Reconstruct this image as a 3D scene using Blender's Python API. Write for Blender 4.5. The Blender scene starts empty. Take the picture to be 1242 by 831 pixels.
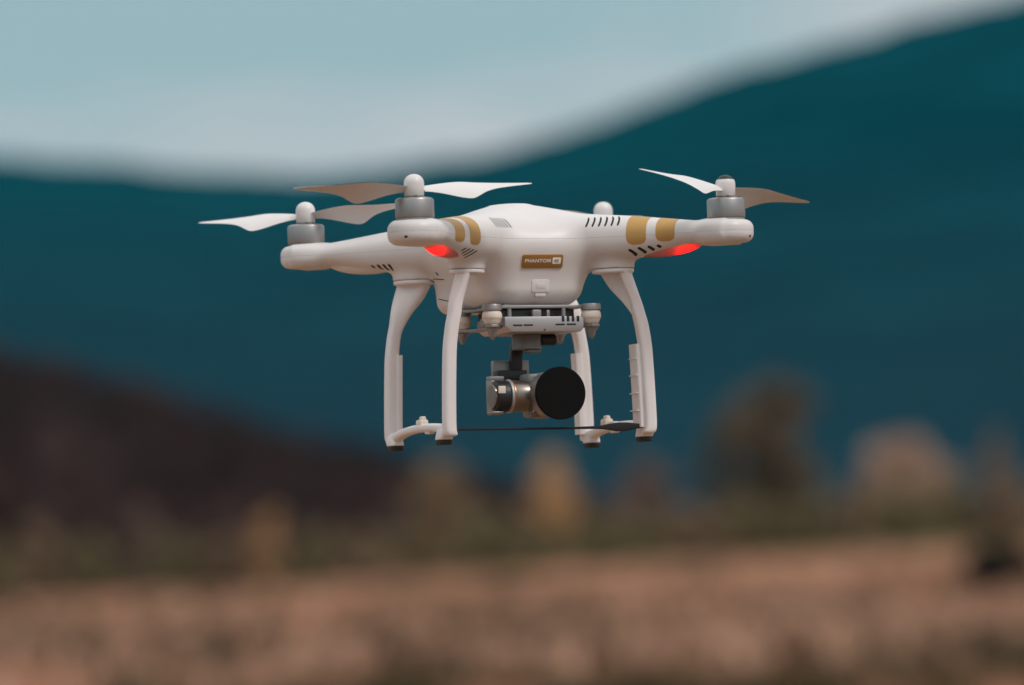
import bpy, bmesh, math, random
import numpy as np
from mathutils import Vector, Matrix, noise as mnoise

random.seed(7)
rng = np.random.default_rng(7)
S = bpy.context.scene
COL = S.collection
rad = math.radians

# ------------------------------------------------------------------ camera
EYE = 1.4                      # metres above the field
PITCH = rad(1.83)
cam_d = bpy.data.cameras.new("camera")
cam = bpy.data.objects.new("camera", cam_d)
COL.objects.link(cam)
cam.location = (0, 0, EYE)
cam.rotation_euler = (math.pi / 2 + PITCH, 0, 0)
cam_d.sensor_width = 36
cam_d.lens = 204.03
cam_d.clip_start = 0.1
cam_d.clip_end = 20000
cam_d.dof.use_dof = True
cam_d.dof.focus_distance = 4.335
cam_d.dof.aperture_fstop = 5.7
cam_d.dof.aperture_blades = 0
S.camera = cam

# ------------------------------------------------------------------ sky and sun
SUN_EL, SUN_AZ = rad(50), rad(128)     # behind the camera, high, to the right
world = bpy.data.worlds.new("World")
S.world = world
world.use_nodes = True
nt = world.node_tree
nt.nodes.clear()
N, L = nt.nodes, nt.links
out = N.new("ShaderNodeOutputWorld")
bg = N.new("ShaderNodeBackground")
bg.inputs["Strength"].default_value = 0.1
sky = N.new("ShaderNodeTexSky")
sky.sky_type = 'NISHITA'
sky.sun_disc = False
sky.sun_elevation = SUN_EL
sky.sun_rotation = SUN_AZ
sky.air_density = 1.2
sky.dust_density = 2.0
sky.ozone_density = 3.0
geo = N.new("ShaderNodeTexCoord")
sep = N.new("ShaderNodeSeparateXYZ")
L.new(geo.outputs["Generated"], sep.inputs[0])


def mth(op, a, b=None, clamp=False):
    n = N.new("ShaderNodeMath"); n.operation = op; n.use_clamp = clamp
    for i, v in enumerate((a, b)):
        if v is None: continue
        if isinstance(v, (int, float)): n.inputs[i].default_value = v
        else: L.new(v, n.inputs[i])
    return n.outputs[0]


# a bank of low white cloud whose ragged top climbs towards the right
mp = N.new("ShaderNodeMapping")
mp.inputs["Scale"].default_value = (9.0, 9.0, 36.0)
mp.inputs["Rotation"].default_value = (0, rad(8), 0)
nz = N.new("ShaderNodeTexNoise")
nz.inputs["Scale"].default_value = 1.4
nz.inputs["Detail"].default_value = 4.0
L.new(geo.outputs["Generated"], mp.inputs["Vector"])
L.new(mp.outputs[0], nz.inputs["Vector"])
top = mth('ADD', mth('MULTIPLY', sep.outputs["X"], 0.20), 0.0735)
top = mth('ADD', top, mth('MULTIPLY', mth('SUBTRACT', nz.outputs["Fac"], 0.5), 0.06))
bank = mth('ADD', mth('MULTIPLY', mth('SUBTRACT', top, sep.outputs["Z"]), 30.0), 0.5, clamp=True)
# overcast deck, brighter towards the zenith
deck = N.new("ShaderNodeMapRange")
deck.interpolation_type = 'SMOOTHSTEP'
deck.inputs["From Min"].default_value = 0.12
deck.inputs["From Max"].default_value = 0.75
L.new(sep.outputs["Z"], deck.inputs["Value"])
tint = N.new("ShaderNodeMix"); tint.data_type = 'RGBA'     # thin veil over the clear sky
tint.inputs[0].default_value = 0.9
tint.inputs[7].default_value = (3.45, 4.95, 5.40, 1)
mix = N.new("ShaderNodeMix"); mix.data_type = 'RGBA'
mix.inputs[7].default_value = (6.35, 6.2, 6.3, 1)
mix2 = N.new("ShaderNodeMix"); mix2.data_type = 'RGBA'
mix2.inputs[7].default_value = (10.4, 10.2, 10.1, 1)
L.new(sky.outputs[0], tint.inputs[6])
L.new(bank, mix.inputs[0])
L.new(tint.outputs[2], mix.inputs[6])
L.new(deck.outputs[0], mix2.inputs[0])
L.new(mix.outputs[2], mix2.inputs[6])
L.new(mix2.outputs[2], bg.inputs["Color"])
L.new(bg.outputs[0], out.inputs["Surface"])

sun_d = bpy.data.lights.new("sun", 'SUN')
sun_d.energy = 1.3
sun_d.angle = rad(14)
sun_d.color = (1.0, 0.95, 0.9)
sun = bpy.data.objects.new("sun", sun_d)
COL.objects.link(sun)
# azimuth measured clockwise from +Y as in the sky texture
sdir = Vector((math.sin(SUN_AZ) * math.cos(SUN_EL), math.cos(SUN_AZ) * math.cos(SUN_EL), math.sin(SUN_EL)))
sun.rotation_euler = sdir.to_track_quat('Z', 'Y').to_euler()
sun.location = sdir * 50

vs = S.view_settings
vs.view_transform = 'Standard'
vs.look = 'None'
vs.exposure = 0.0
vs.gamma = 1.0
S.cycles.use_denoising = True
S.cycles.max_bounces = 10
S.cycles.volume_bounces = 0


# ------------------------------------------------------------------ materials
def mat(name, color, rough=0.5, metal=0.0, var=0.0, vscale=40.0, color2=None, bump=0.0, emit=None, spec=0.5, detail=3.0):
    m = bpy.data.materials.new(name)
    m.use_nodes = True
    t = m.node_tree
    b = t.nodes["Principled BSDF"]
    b.inputs["Base Color"].default_value = (*color, 1)
    b.inputs["Roughness"].default_value = rough
    b.inputs["Metallic"].default_value = metal
    b.inputs["Specular IOR Level"].default_value = spec
    if color2 is not None or bump or var:
        tc = t.nodes.new("ShaderNodeTexCoord")
        n = t.nodes.new("ShaderNodeTexNoise")
        n.inputs["Scale"].default_value = vscale
        n.inputs["Detail"].default_value = detail
        t.links.new(tc.outputs["Object"], n.inputs["Vector"])
        if color2 is not None:
            r = t.nodes.new("ShaderNodeValToRGB")
            r.color_ramp.elements[0].position = 0.35
            r.color_ramp.elements[1].position = 0.65
            r.color_ramp.elements[0].color = (*color, 1)
            r.color_ramp.elements[1].color = (*color2, 1)
            t.links.new(n.outputs["Fac"], r.inputs["Fac"])
            t.links.new(r.outputs["Color"], b.inputs["Base Color"])
        if var:
            mr = t.nodes.new("ShaderNodeMapRange")
            mr.inputs["To Min"].default_value = rough - var
            mr.inputs["To Max"].default_value = rough + var
            t.links.new(n.outputs["Fac"], mr.inputs["Value"])
            t.links.new(mr.outputs[0], b.inputs["Roughness"])
        if bump:
            bp = t.nodes.new("ShaderNodeBump")
            bp.inputs["Strength"].default_value = bump
            bp.inputs["Distance"].default_value = 0.0003
            t.links.new(n.outputs["Fac"], bp.inputs["Height"])
            t.links.new(bp.outputs[0], b.inputs["Normal"])
    if emit:
        b.inputs["Emission Color"].default_value = (*emit[0], 1)
        b.inputs["Emission Strength"].default_value = emit[1]
    return m


M = {}
M['shell'] = mat("white_shell_plastic", (0.68, 0.645, 0.64), 0.40, var=0.07, vscale=35, color2=(0.70, 0.665, 0.66))
M['gear'] = mat("white_satin_plastic", (0.77, 0.715, 0.71), 0.42, var=0.06, vscale=50, color2=(0.80, 0.745, 0.74))
M['blade'] = mat("white_blade_plastic", (0.70, 0.67, 0.66), 0.36, var=0.05, vscale=60)
M['lens'] = mat("frosted_lens_plastic", (0.72, 0.68, 0.66), 0.3)
M['rubber'] = mat("off_white_rubber", (0.76, 0.66, 0.58), 0.6, var=0.05, vscale=90)
M['pad'] = mat("black_foot_rubber", (0.018, 0.017, 0.017), 0.7)
M['alu'] = mat("brushed_aluminium", (0.36, 0.345, 0.34), 0.40, 0.9, var=0.08, vscale=120)
M['plate'] = mat("grey_painted_metal", (0.30, 0.285, 0.28), 0.42, 0.5, var=0.06, vscale=90)
M['camgrey'] = mat("grey_camera_metal", (0.20, 0.19, 0.185), 0.42, 0.5, var=0.06, vscale=90)
M['silver'] = mat("silver_anodised_metal", (0.45, 0.435, 0.445), 0.42, 0.55, var=0.05, vscale=80)
M['dark'] = mat("black_plastic", (0.014, 0.014, 0.015), 0.45)
M['slot'] = mat("dark_vent_mesh", (0.02, 0.021, 0.022), 0.8)
M['black'] = mat("matt_black_cap", (0.005, 0.005, 0.0052), 0.8, spec=0.12)
M['copper'] = mat("copper_ring", (0.42, 0.22, 0.11), 0.35, 0.8)
M['bronze'] = mat("bronze_motor_metal", (0.27, 0.235, 0.21), 0.32, 0.9, var=0.06, vscale=150)
M['gold'] = mat("gold_foil", (0.52, 0.30, 0.10), 0.48, 0.38, var=0.05, vscale=70)
M['badge'] = mat("gold_badge", (0.42, 0.215, 0.06), 0.42, 0.4, var=0.05, vscale=200)
M['white'] = mat("white_print", (0.82, 0.80, 0.78), 0.5)
M['cord'] = mat("black_fabric_cord", (0.012, 0.012, 0.013), 0.85)


def brushed(m):
    """fine rings on turned metal: stretched bump along the object's axis"""
    t = m.node_tree
    b = t.nodes["Principled BSDF"]
    tc = t.nodes.new("ShaderNodeTexCoord")
    mpn = t.nodes.new("ShaderNodeMapping")
    mpn.inputs["Scale"].default_value = (40, 40, 4000)
    n = t.nodes.new("ShaderNodeTexNoise")
    n.inputs["Scale"].default_value = 1.0
    bp = t.nodes.new("ShaderNodeBump")
    bp.inputs["Strength"].default_value = 0.12
    bp.inputs["Distance"].default_value = 0.0002
    t.links.new(tc.outputs["Object"], mpn.inputs[0])
    t.links.new(mpn.outputs[0], n.inputs["Vector"])
    t.links.new(n.outputs["Fac"], bp.inputs["Height"])
    t.links.new(bp.outputs[0], b.inputs["Normal"])


brushed(M['alu'])


def led_shell():
    m = bpy.data.materials.new("translucent_lamp_cover")
    m.use_nodes = True
    t = m.node_tree
    t.nodes.clear()
    o = t.nodes.new("ShaderNodeOutputMaterial")
    tr = t.nodes.new("ShaderNodeBsdfTranslucent")
    tr.inputs["Color"].default_value = (0.8, 0.34, 0.32, 1)
    d = t.nodes.new("ShaderNodeBsdfPrincipled")
    d.inputs["Base Color"].default_value = (0.72, 0.69, 0.68, 1)
    d.inputs["Roughness"].default_value = 0.35
    mxs = t.nodes.new("ShaderNodeMixShader")
    mxs.inputs[0].default_value = 0.78
    t.links.new(d.outputs[0], mxs.inputs[1])
    t.links.new(tr.outputs[0], mxs.inputs[2])
    t.links.new(mxs.outputs[0], o.inputs[0])
    return m


M['led'] = led_shell()
M['led_on'] = mat("red_lamp", (0.6, 0.02, 0.01), 0.4, emit=((1.0, 0.004, 0.004), 8.0))


# ------------------------------------------------------------------ object helpers
def tag(o, label=None, cat=None, group=None, kind=None):
    if label: o["label"] = label
    if cat: o["category"] = cat
    if group: o["group"] = group
    if kind: o["kind"] = kind
    return o


def link_mesh(name, me, m, parent=None, smooth=True):
    o = bpy.data.objects.new(name, me)
    COL.objects.link(o)
    if m is not None:
        me.materials.append(m)
    if parent is not None:
        o.parent = parent
    if smooth:
        me.shade_smooth()
    return o


ZOFF = 164.0       # drone drawing: mm, z = 0 at the arm tops; lifted so the foot pads stand on 0


def dmesh(name, V, F, m, parent, smooth=True, auto=None):
    """mesh from millimetre drawing coordinates"""
    V = np.asarray(V, float) * 0.001 + np.array([0, 0, ZOFF * 0.001])
    me = bpy.data.meshes.new(name)
    me.from_pydata(V.tolist(), [], [list(map(int, f)) for f in F])
    me.update()
    o = link_mesh(name, me, m, parent, smooth)
    if auto:
        me.set_sharp_from_angle(angle=rad(auto))
    return o


class MB:
    """collects shapes (mm) for one mesh"""
    def __init__(self):
        self.V, self.F = [], []

    def add(self, V, F):
        n = len(self.V)
        self.V.extend([tuple(map(float, v)) for v in V])
        self.F.extend([tuple(int(i) + n for i in f) for f in F])
        return self

    def box(self, c, s, bev=0.6, rotz=0.0):
        bm = bmesh.new()
        bmesh.ops.create_cube(bm, size=1)
        bmesh.ops.scale(bm, vec=s, verts=bm.verts)
        if bev:
            bmesh.ops.bevel(bm, geom=list(bm.edges), offset=min(bev, min(s) * .45), segments=2, affect='EDGES', profile=0.5)
        if rotz:
            bmesh.ops.rotate(bm, verts=bm.verts, cent=(0, 0, 0), matrix=Matrix.Rotation(rotz, 3, 'Z'))
        bmesh.ops.translate(bm, verts=bm.verts, vec=c)
        bm.verts.index_update()
        self.add([v.co[:] for v in bm.verts], [[v.index for v in f.verts] for f in bm.faces])
        bm.free()
        return self

    def lathe(self, c, prof, axis='Z', n=40, cap=True):
        """prof: list of (radius, height); axis the direction of height"""
        V, F = [], []
        for r, h in prof:
            for i in range(n):
                a = 2 * math.pi * i / n
                p = (r * math.cos(a), r * math.sin(a), h)
                if axis == 'X': p = (p[2], p[0], p[1])
                elif axis == 'Y': p = (p[1], p[2], p[0])
                V.append((p[0] + c[0], p[1] + c[1], p[2] + c[2]))
        for k in range(len(prof) - 1):
            for i in range(n):
                j = (i + 1) % n
                F.append((k * n + i, k * n + j, (k + 1) * n + j, (k + 1) * n + i))
        if cap:
            F.append(tuple(range(n))[::-1])
            F.append(tuple((len(prof) - 1) * n + i for i in range(n)))
        return self.add(V, F)

    def loft(self, rings, cap=True):
        n = len(rings[0])
        V = [p for r in rings for p in r]
        F = []
        for k in range(len(rings) - 1):
            for i in range(n):
                j = (i + 1) % n
                F.append((k * n + i, k * n + j, (k + 1) * n + j, (k + 1) * n + i))
        if cap:
            F.append(tuple(range(n))[::-1])
            F.append(tuple((len(rings) - 1) * n + i for i in range(n)))
        return self.add(V, F)

    def prism(self, poly, axis, a, b, bev=0.0):
        """extrude a polygon given in the two other axes from a to b"""
        bm = bmesh.new()
        def P(u, w, h):
            return {'X': (h, u, w), 'Y': (u, h, w), 'Z': (u, w, h)}[axis]
        lo = [bm.verts.new(P(u, w, a)) for u, w in poly]
        hi = [bm.verts.new(P(u, w, b)) for u, w in poly]
        n = len(poly)
        bm.faces.new(lo[::-1]); bm.faces.new(hi)
        for i in range(n):
            bm.faces.new((lo[i], lo[(i + 1) % n], hi[(i + 1) % n], hi[i]))
        bmesh.ops.recalc_face_normals(bm, faces=bm.faces)
        if bev:
            bmesh.ops.bevel(bm, geom=list(bm.edges), offset=bev, segments=2, affect='EDGES', profile=0.5)
        bm.verts.index_update()
        self.add([v.co[:] for v in bm.verts], [[v.index for v in f.verts] for f in bm.faces])
        bm.free()
        return self

    def build(self, name, m, parent, smooth=True, auto=35):
        o = dmesh(name, self.V, self.F, m, parent, smooth)
        bm = bmesh.new(); bm.from_mesh(o.data)
        bmesh.ops.recalc_face_normals(bm, faces=bm.faces)
        bm.to_mesh(o.data); bm.free()
        if smooth:
            o.data.shade_smooth()
            o.data.set_sharp_from_angle(angle=rad(auto))
        return o


def super_ring(c, a, b, ang=0.0, n=28, e=3.2, plane='XY'):
    R = []
    for i in range(n):
        t = 2 * math.pi * i / n
        ct, st = math.cos(t), math.sin(t)
        x = a * math.copysign(abs(ct) ** (2 / e), ct)
        y = b * math.copysign(abs(st) ** (2 / e), st)
        u = x * math.cos(ang) - y * math.sin(ang)
        w = x * math.sin(ang) + y * math.cos(ang)
        if plane == 'XY': R.append((c[0] + u, c[1] + w, c[2]))
        elif plane == 'XZ': R.append((c[0] + u, c[1], c[2] + w))
        else: R.append((c[0], c[1] + u, c[2] + w))
    return R


def interp(keys, n):
    """smooth (Catmull-Rom) resampling of key rows"""
    K = np.array(keys, float)
    t = np.linspace(0, len(K) - 1, n)
    outp = []
    for x in t:
        i = min(int(x), len(K) - 2); f = x - i
        p0, p1, p2, p3 = K[max(i - 1, 0)], K[i], K[i + 1], K[min(i + 2, len(K) - 1)]
        outp.append(0.5 * ((2 * p1) + (-p0 + p2) * f + (2 * p0 - 5 * p1 + 4 * p2 - p3) * f * f + (-p0 + 3 * p1 - 3 * p2 + p3) * f ** 3))
    return np.array(outp)


# ------------------------------------------------------------------ large structure: land and hills
def hgt(x, y):
    """height of the field: it tilts up to the right with distance"""
    x = np.asarray(x, float); y = np.asarray(y, float)
    tilt = 0.070 * np.clip(x, -60, 60) * np.clip(y / 250.0, 0, 1.0)
    roll = 0.10 * np.sin(x * 0.21 + 1.0) * np.sin(y * 0.06 + .4) * np.clip(y / 80, 0, 1)
    return tilt + roll - 0.62 * np.clip((y - 60) / 190, 0, 1) - 3.0 * np.clip((y - 262) / 60, 0, 1)


def grid_obj(name, xs, ys, zf, m, kind='structure'):
    X, Y = np.meshgrid(xs, ys)
    Z = zf(X, Y)
    nx, ny = len(xs), len(ys)
    V = np.stack([X.ravel(), Y.ravel(), Z.ravel()], 1)
    I = np.arange(nx * ny).reshape(ny, nx)
    F = np.stack([I[:-1, :-1].ravel(), I[:-1, 1:].ravel(), I[1:, 1:].ravel(), I[1:, :-1].ravel()], 1)
    me = bpy.data.meshes.new(name)
    me.from_pydata(V.tolist(), [], F.tolist())
    o = link_mesh(name, me, m)
    tag(o, kind=kind)
    return o


def land_mat(name, stops, scale, detail=5, stretch=(1, 1, 1), rough=0.95, bands=False):
    m = bpy.data.materials.new(name)
    m.use_nodes = True
    t = m.node_tree
    b = t.nodes["Principled BSDF"]
    b.inputs["Roughness"].default_value = rough
    b.inputs["Specular IOR Level"].default_value = 0.0
    tc = t.nodes.new("ShaderNodeTexCoord")
    mpn = t.nodes.new("ShaderNodeMapping")
    mpn.inputs["Scale"].default_value = stretch
    n = t.nodes.new("ShaderNodeTexNoise")
    n.inputs["Scale"].default_value = scale
    n.inputs["Detail"].default_value = detail
    n.inputs["Roughness"].default_value = 0.6
    r = t.nodes.new("ShaderNodeValToRGB")
    els = r.color_ramp.elements
    while len(els) < len(stops):
        els.new(0.5)
    for e, (p, c) in zip(els, stops):
        e.position = p
        e.color = (*c, 1)
    t.links.new(tc.outputs["Object"], mpn.inputs[0])
    t.links.new(mpn.outputs[0], n.inputs["Vector"])
    if not bands:
        t.links.new(n.outputs["Fac"], r.inputs["Fac"])
        t.links.new(r.outputs["Color"], b.inputs["Base Color"])
        return m
    # the crop changes over the field: darker weeds in the nearer strip, green verge along the scrub
    sp = t.nodes.new("ShaderNodeSeparateXYZ")
    t.links.new(tc.outputs["Object"], sp.inputs[0])
    near = t.nodes.new("ShaderNodeMapRange")
    near.inputs["From Min"].default_value = 48; near.inputs["From Max"].default_value = 105
    near.inputs["To Min"].default_value = -0.06; near.inputs["To Max"].default_value = 0.05
    t.links.new(sp.outputs["Y"], near.inputs["Value"])
    ad = t.nodes.new("ShaderNodeMath"); ad.operation = 'ADD'
    t.links.new(n.outputs["Fac"], ad.inputs[0]); t.links.new(near.outputs[0], ad.inputs[1])
    t.links.new(ad.outputs[0], r.inputs["Fac"])
    far = t.nodes.new("ShaderNodeMapRange")
    far.inputs["From Min"].default_value = 212; far.inputs["From Max"].default_value = 240
    far.inputs["To Max"].default_value = 0.9
    t.links.new(sp.outputs["Y"], far.inputs["Value"])
    mx2 = t.nodes.new("ShaderNodeMix"); mx2.data_type = 'RGBA'
    mx2.inputs[7].default_value = (0.20, 0.165, 0.085, 1)
    t.links.new(far.outputs[0], mx2.inputs[0])
    t.links.new(r.outputs["Color"], mx2.inputs[6])
    t.links.new(mx2.outputs[2], b.inputs["Base Color"])
    return m


M['field'] = land_mat("dry_field_soil", [(0.40, (0.13, 0.088, 0.050)), (0.50, (0.37, 0.203, 0.130)), (0.62, (0.50, 0.285, 0.195))], 0.6, detail=2, stretch=(1, .07, 1), bands=True)
xs = np.concatenate([-np.geomspace(6000, 70, 14), np.linspace(-60, 60, 81), np.geomspace(70, 6000, 14)])
ys = np.concatenate([-np.geomspace(2500, 30, 10), np.linspace(-20, 60, 21), np.linspace(64, 420, 121), np.geomspace(440, 6500, 16)])
grid_obj("ground", xs, ys, hgt, M['field'])


def px2z(py, dist):
    return EYE + (640.5 - py) / 7040.0 * dist


def px2x(px, dist):
    return (px - 621) / 7040.0 * dist


def smooth(a, b, t):
    u = np.clip((t - a) / (b - a), 0, 1)
    return u * u * (3 - 2 * u)


# far forested mountain: ridge line rising to the right
RD = 3000.0
rk = [(-2600, 150), (-1200, 185), (-400, 195), (0, 209), (60, 210), (110, 216), (180, 218), (240, 226), (330, 230), (400, 231), (450, 227), (500, 221), (540, 212), (570, 211), (621, 199), (670, 184), (700, 175),
      (760, 151), (800, 136), (830, 122), (880, 106), (920, 98), (960, 84), (1020, 70), (1060, 55), (1121, 38), (1160, 31), (1200, 19), (1242, 8), (1300, -12), (1500, -80), (2000, -170), (2800, -190), (4200, -60)]
rx = np.array([px2x(a, RD) for a, b in rk]); rz = np.array([px2z(b, RD) for a, b in rk])


def mountain_z(X, Y):
    base = np.interp(X, rx, rz)
    up = smooth(900, RD, Y)
    down = 1 - 0.5 * smooth(RD, 4200, Y)
    wob = np.array([mnoise.fractal(Vector((x * .004, y * .004, 3.1)), 1.0, 2.0, 5) for x, y in zip(X.ravel(), Y.ravel())]).reshape(X.shape)
    wob2 = np.array([mnoise.noise(Vector((x * .05, y * .05, 1.1))) for x, y in zip(X.ravel(), Y.ravel())]).reshape(X.shape)
    return -12 + (base + 12) * up * down + wob * 9 * np.sin(np.clip(up, 0, 1) * math.pi) + wob2 * 2.2 * up


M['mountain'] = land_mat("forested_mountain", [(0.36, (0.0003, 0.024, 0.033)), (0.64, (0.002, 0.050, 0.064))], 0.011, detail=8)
# haze tone painted into the colour: greyer blue low down, fading out with height
_t = M['mountain'].node_tree
_b = _t.nodes["Principled BSDF"]
_src = _b.inputs["Base Color"].links[0].from_socket
_tc = _t.nodes.new("ShaderNodeTexCoord"); _sp = _t.nodes.new("ShaderNodeSeparateXYZ")
_mr = _t.nodes.new("ShaderNodeMapRange"); _mr.inputs["From Min"].default_value = 35; _mr.inputs["From Max"].default_value = 150
_mr.inputs["To Min"].default_value = 0.75; _mr.inputs["To Max"].default_value = 0.0
_mm = _t.nodes.new("ShaderNodeMix"); _mm.data_type = 'RGBA'; _mm.inputs[7].default_value = (0.011, 0.029, 0.044, 1)
_t.links.new(_tc.outputs["Object"], _sp.inputs[0]); _t.links.new(_sp.outputs["Z"], _mr.inputs["Value"])
_t.links.new(_mr.outputs[0], _mm.inputs[0]); _t.links.new(_src, _mm.inputs[6]); _t.links.new(_mm.outputs[2], _b.inputs["Base Color"])
mx_ = np.concatenate([np.linspace(-1500, -300, 25)[:-1], np.linspace(-300, 300, 121), np.linspace(300, 1500, 25)[1:]])
my_ = np.concatenate([np.linspace(880, 2600, 50), np.linspace(2640, 3200, 30), np.linspace(3260, 4300, 14)])
grid_obj("mountain", mx_, my_, mountain_z, M['mountain'])

# nearer hill of bare brown woodland, falling to the right
HD = 640.0
hk = [(-2500, 380), (-900, 395), (-300, 415), (0, 436), (80, 455), (150, 478), (230, 501), (310, 525), (400, 545), (480, 560), (560, 572), (680, 590), (820, 604), (1000, 612), (1300, 622), (2500, 640)]
hx = np.array([px2x(a, HD) for a, b in hk]); hz = np.array([px2z(b + 30, HD) for a, b in hk])


def hill_z(X, Y):
    base = np.interp(X, hx, hz)
    up = smooth(330, HD, Y)
    down = 1 - 0.9 * smooth(HD, 1000, Y)
    return -5 + (base + 5) * up * down


M['hill'] = land_mat("leaf_litter_hill", [(0.3, (0.026, 0.018, 0.017)), (0.7, (0.060, 0.037, 0.033))], 0.05)
grid_obj("hill", np.linspace(-260, 200, 93), np.linspace(325, 1020, 70), hill_z, M['hill'])


# air: faint blue haze between here and the far slopes, sky outside it
bm = bmesh.new()
bmesh.ops.create_cube(bm, size=1)
bmesh.ops.scale(bm, vec=(12200, 9200, 420), verts=bm.verts)
bmesh.ops.translate(bm, verts=bm.verts, vec=(0, 2000, 185))
hz_me = bpy.data.meshes.new("haze")
bm.to_mesh(hz_me); bm.free()
hzm = bpy.data.materials.new("haze_air")
hzm.use_nodes = True
hzm.node_tree.nodes.clear()
hzo = hzm.node_tree.nodes.new("ShaderNodeOutputMaterial")
hzv = hzm.node_tree.nodes.new("ShaderNodeVolumePrincipled")
hzv.inputs["Density"].default_value = 2.6e-5
hzv.inputs["Color"].default_value = (0.09, 0.62, 0.84, 1)
hzm.node_tree.links.new(hzv.outputs[0], hzo.inputs["Volume"])
tag(link_mesh("haze", hz_me, hzm, smooth=False), kind='stuff')


# ------------------------------------------------------------------ vegetation
def leaf_mat(name, c1, c2, scale=0.9):
    m = mat(name, c1, 0.8, vscale=scale, color2=c2, spec=0.15)
    return m


def crown_mesh(name, clumps, leaf, per, r, lowcut=None, seed=0):
    """many leaf-sized faces in uneven clumps; clumps: (x,y,z,radius)"""
    g = np.random.default_rng(seed)
    V, F = [], []
    for cx, cy, cz, cr_, thin in clumps:
        k = max(6, int(per * thin * (cr_ / r) ** 2))
        d = g.normal(size=(k, 3)); d /= np.linalg.norm(d, axis=1)[:, None]
        rr = cr_ * g.uniform(0.25, 1.0, k) ** 0.5
        P = np.array([cx, cy, cz]) + d * rr[:, None] * np.array([1, 1, 0.9])
        for p in P:
            a = g.normal(size=3); a /= np.linalg.norm(a)
            b = np.cross(a, g.normal(size=3)); b /= np.linalg.norm(b)
            s = leaf * g.uniform(0.6, 1.4)
            n = len(V)
            V += [p - a * s, p + b * s * .5, p + a * s, p - b * s * .5]
            F.append((n, n + 1, n + 2, n + 3))
    me = bpy.data.meshes.new(name)
    me.from_pydata([tuple(map(float, v)) for v in V], [], F)
    me.update()
    return me


def limb_mesh(name, segs, n=7):
    """tapered tubes between points: (p0, p1, r0, r1)"""
    V, F = [], []
    for p0, p1, r0, r1 in segs:
        p0 = Vector(p0); p1 = Vector(p1)
        q = (p1 - p0).to_track_quat('Z', 'Y')
        b = len(V)
        for p, r in ((p0, r0), (p1, r1)):
            for i in range(n):
                a = 2 * math.pi * i / n
                V.append(tuple(p + q @ Vector((r * math.cos(a), r * math.sin(a), 0))))
        for i in range(n):
            j = (i + 1) % n
            F.append((b + i, b + j, b + n + j, b + n + i))
    me = bpy.data.meshes.new(name)
    me.from_pydata(V, [], F)
    me.update()
    return me


M['bark'] = mat("grey_brown_bark", (0.075, 0.055, 0.045), 0.9, vscale=4, color2=(0.12, 0.09, 0.07))


def make_plant(name, w, h, seed, kind, leafm):
    """tree or bush meshes: (crown mesh, trunk mesh); crown sits on tapered trunk with limbs"""
    g = np.random.default_rng(seed)
    clumps, segs = [], []
    if kind == 'tree':
        th = h * 0.22
        segs.append(((0, 0, -.2), (0.05 * w, 0, th), w * .035, w * .026))
        segs.append(((0.05 * w, 0, th), (0.02 * w, 0.03 * w, h * .8), w * .026, w * .006))
        for k in range(100):
            zz = g.uniform(0.10, 0.97)
            prof = min(1.0, .62 + zz * 1.1) if zz < .35 else math.sqrt(max(0, 1 - ((zz - .35) / .66) ** 2)) ** (1.0 if w > 5.5 else 1.6)
            a = g.uniform(0, 2 * math.pi); e_ = g.uniform(0.05, 1.05); rr = w * .5 * prof * e_
            c = (rr * math.cos(a), rr * math.sin(a), zz * h)
            cr_ = w * g.uniform(0.08, 0.16)
            clumps.append((*c, cr_, 1.25 - .85 * max(e_, 1.15 * zz - .1)))
            if k % 3 == 0:
                z0 = max(th * .7, c[2] - h * .18)
                segs.append(((0.03 * w, 0, z0), (c[0] * .85, c[1] * .85, c[2]), w * .012, w * .003))
        per, leaf = 90, w * 0.034
    else:
        for k in range(30):
            zz = g.uniform(0.08, 0.95)
            prof = math.sqrt(max(0.02, 1 - (zz - .25) ** 2 / .58))
            a = g.uniform(0, 2 * math.pi); e_ = g.uniform(0.1, 1.0); rr = w * .5 * prof * e_
            c = (rr * math.cos(a), rr * math.sin(a), zz * h * g.uniform(.75, 1.05))
            clumps.append((*c, w * g.uniform(0.09, 0.17), 1.3 - .7 * max(e_, zz)))
            if k % 3 == 0:
                segs.append(((rr * .1 * math.cos(a), rr * .1 * math.sin(a), -.15), (c[0] * .9, c[1] * .9, c[2]), w * .018, w * .004))
        per, leaf = 80, w * 0.045
    return crown_mesh(name + "_crown", clumps, leaf, per, w * .12, seed=seed + 1), limb_mesh(name + "_trunk", segs)


PLANTS = {}


def plant(kind, name, label, cat, px, base_py, top_py, wpx, dist, leafm, group=None, seed=1, sink=0.0, partname='foliage'):
    """px, py give where it stands as seen from the camera at a true distance; w and h become metres"""
    s = dist / 7040.0
    w = wpx * s
    x = px2x(px, dist)
    z0 = float(hgt(x, dist))
    h = px2z(top_py, dist) - z0
    root = bpy.data.objects.new(name, None)
    COL.objects.link(root)
    root.empty_display_size = 0.2
    root.location = (x, dist, z0 - sink)
    tag(root, label, cat, group)
    cme, tme = make_plant(name, w, h, seed, kind, leafm)
    c = bpy.data.objects.new('crown' if kind == 'tree' else partname, cme); COL.objects.link(c); c.parent = root
    cme.materials.append(leafm)
    t = bpy.data.objects.new('trunk' if kind == 'tree' else 'stem', tme); COL.objects.link(t); t.parent = root
    tme.materials.append(M['bark'])
    tme.shade_smooth()
    return root


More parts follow.
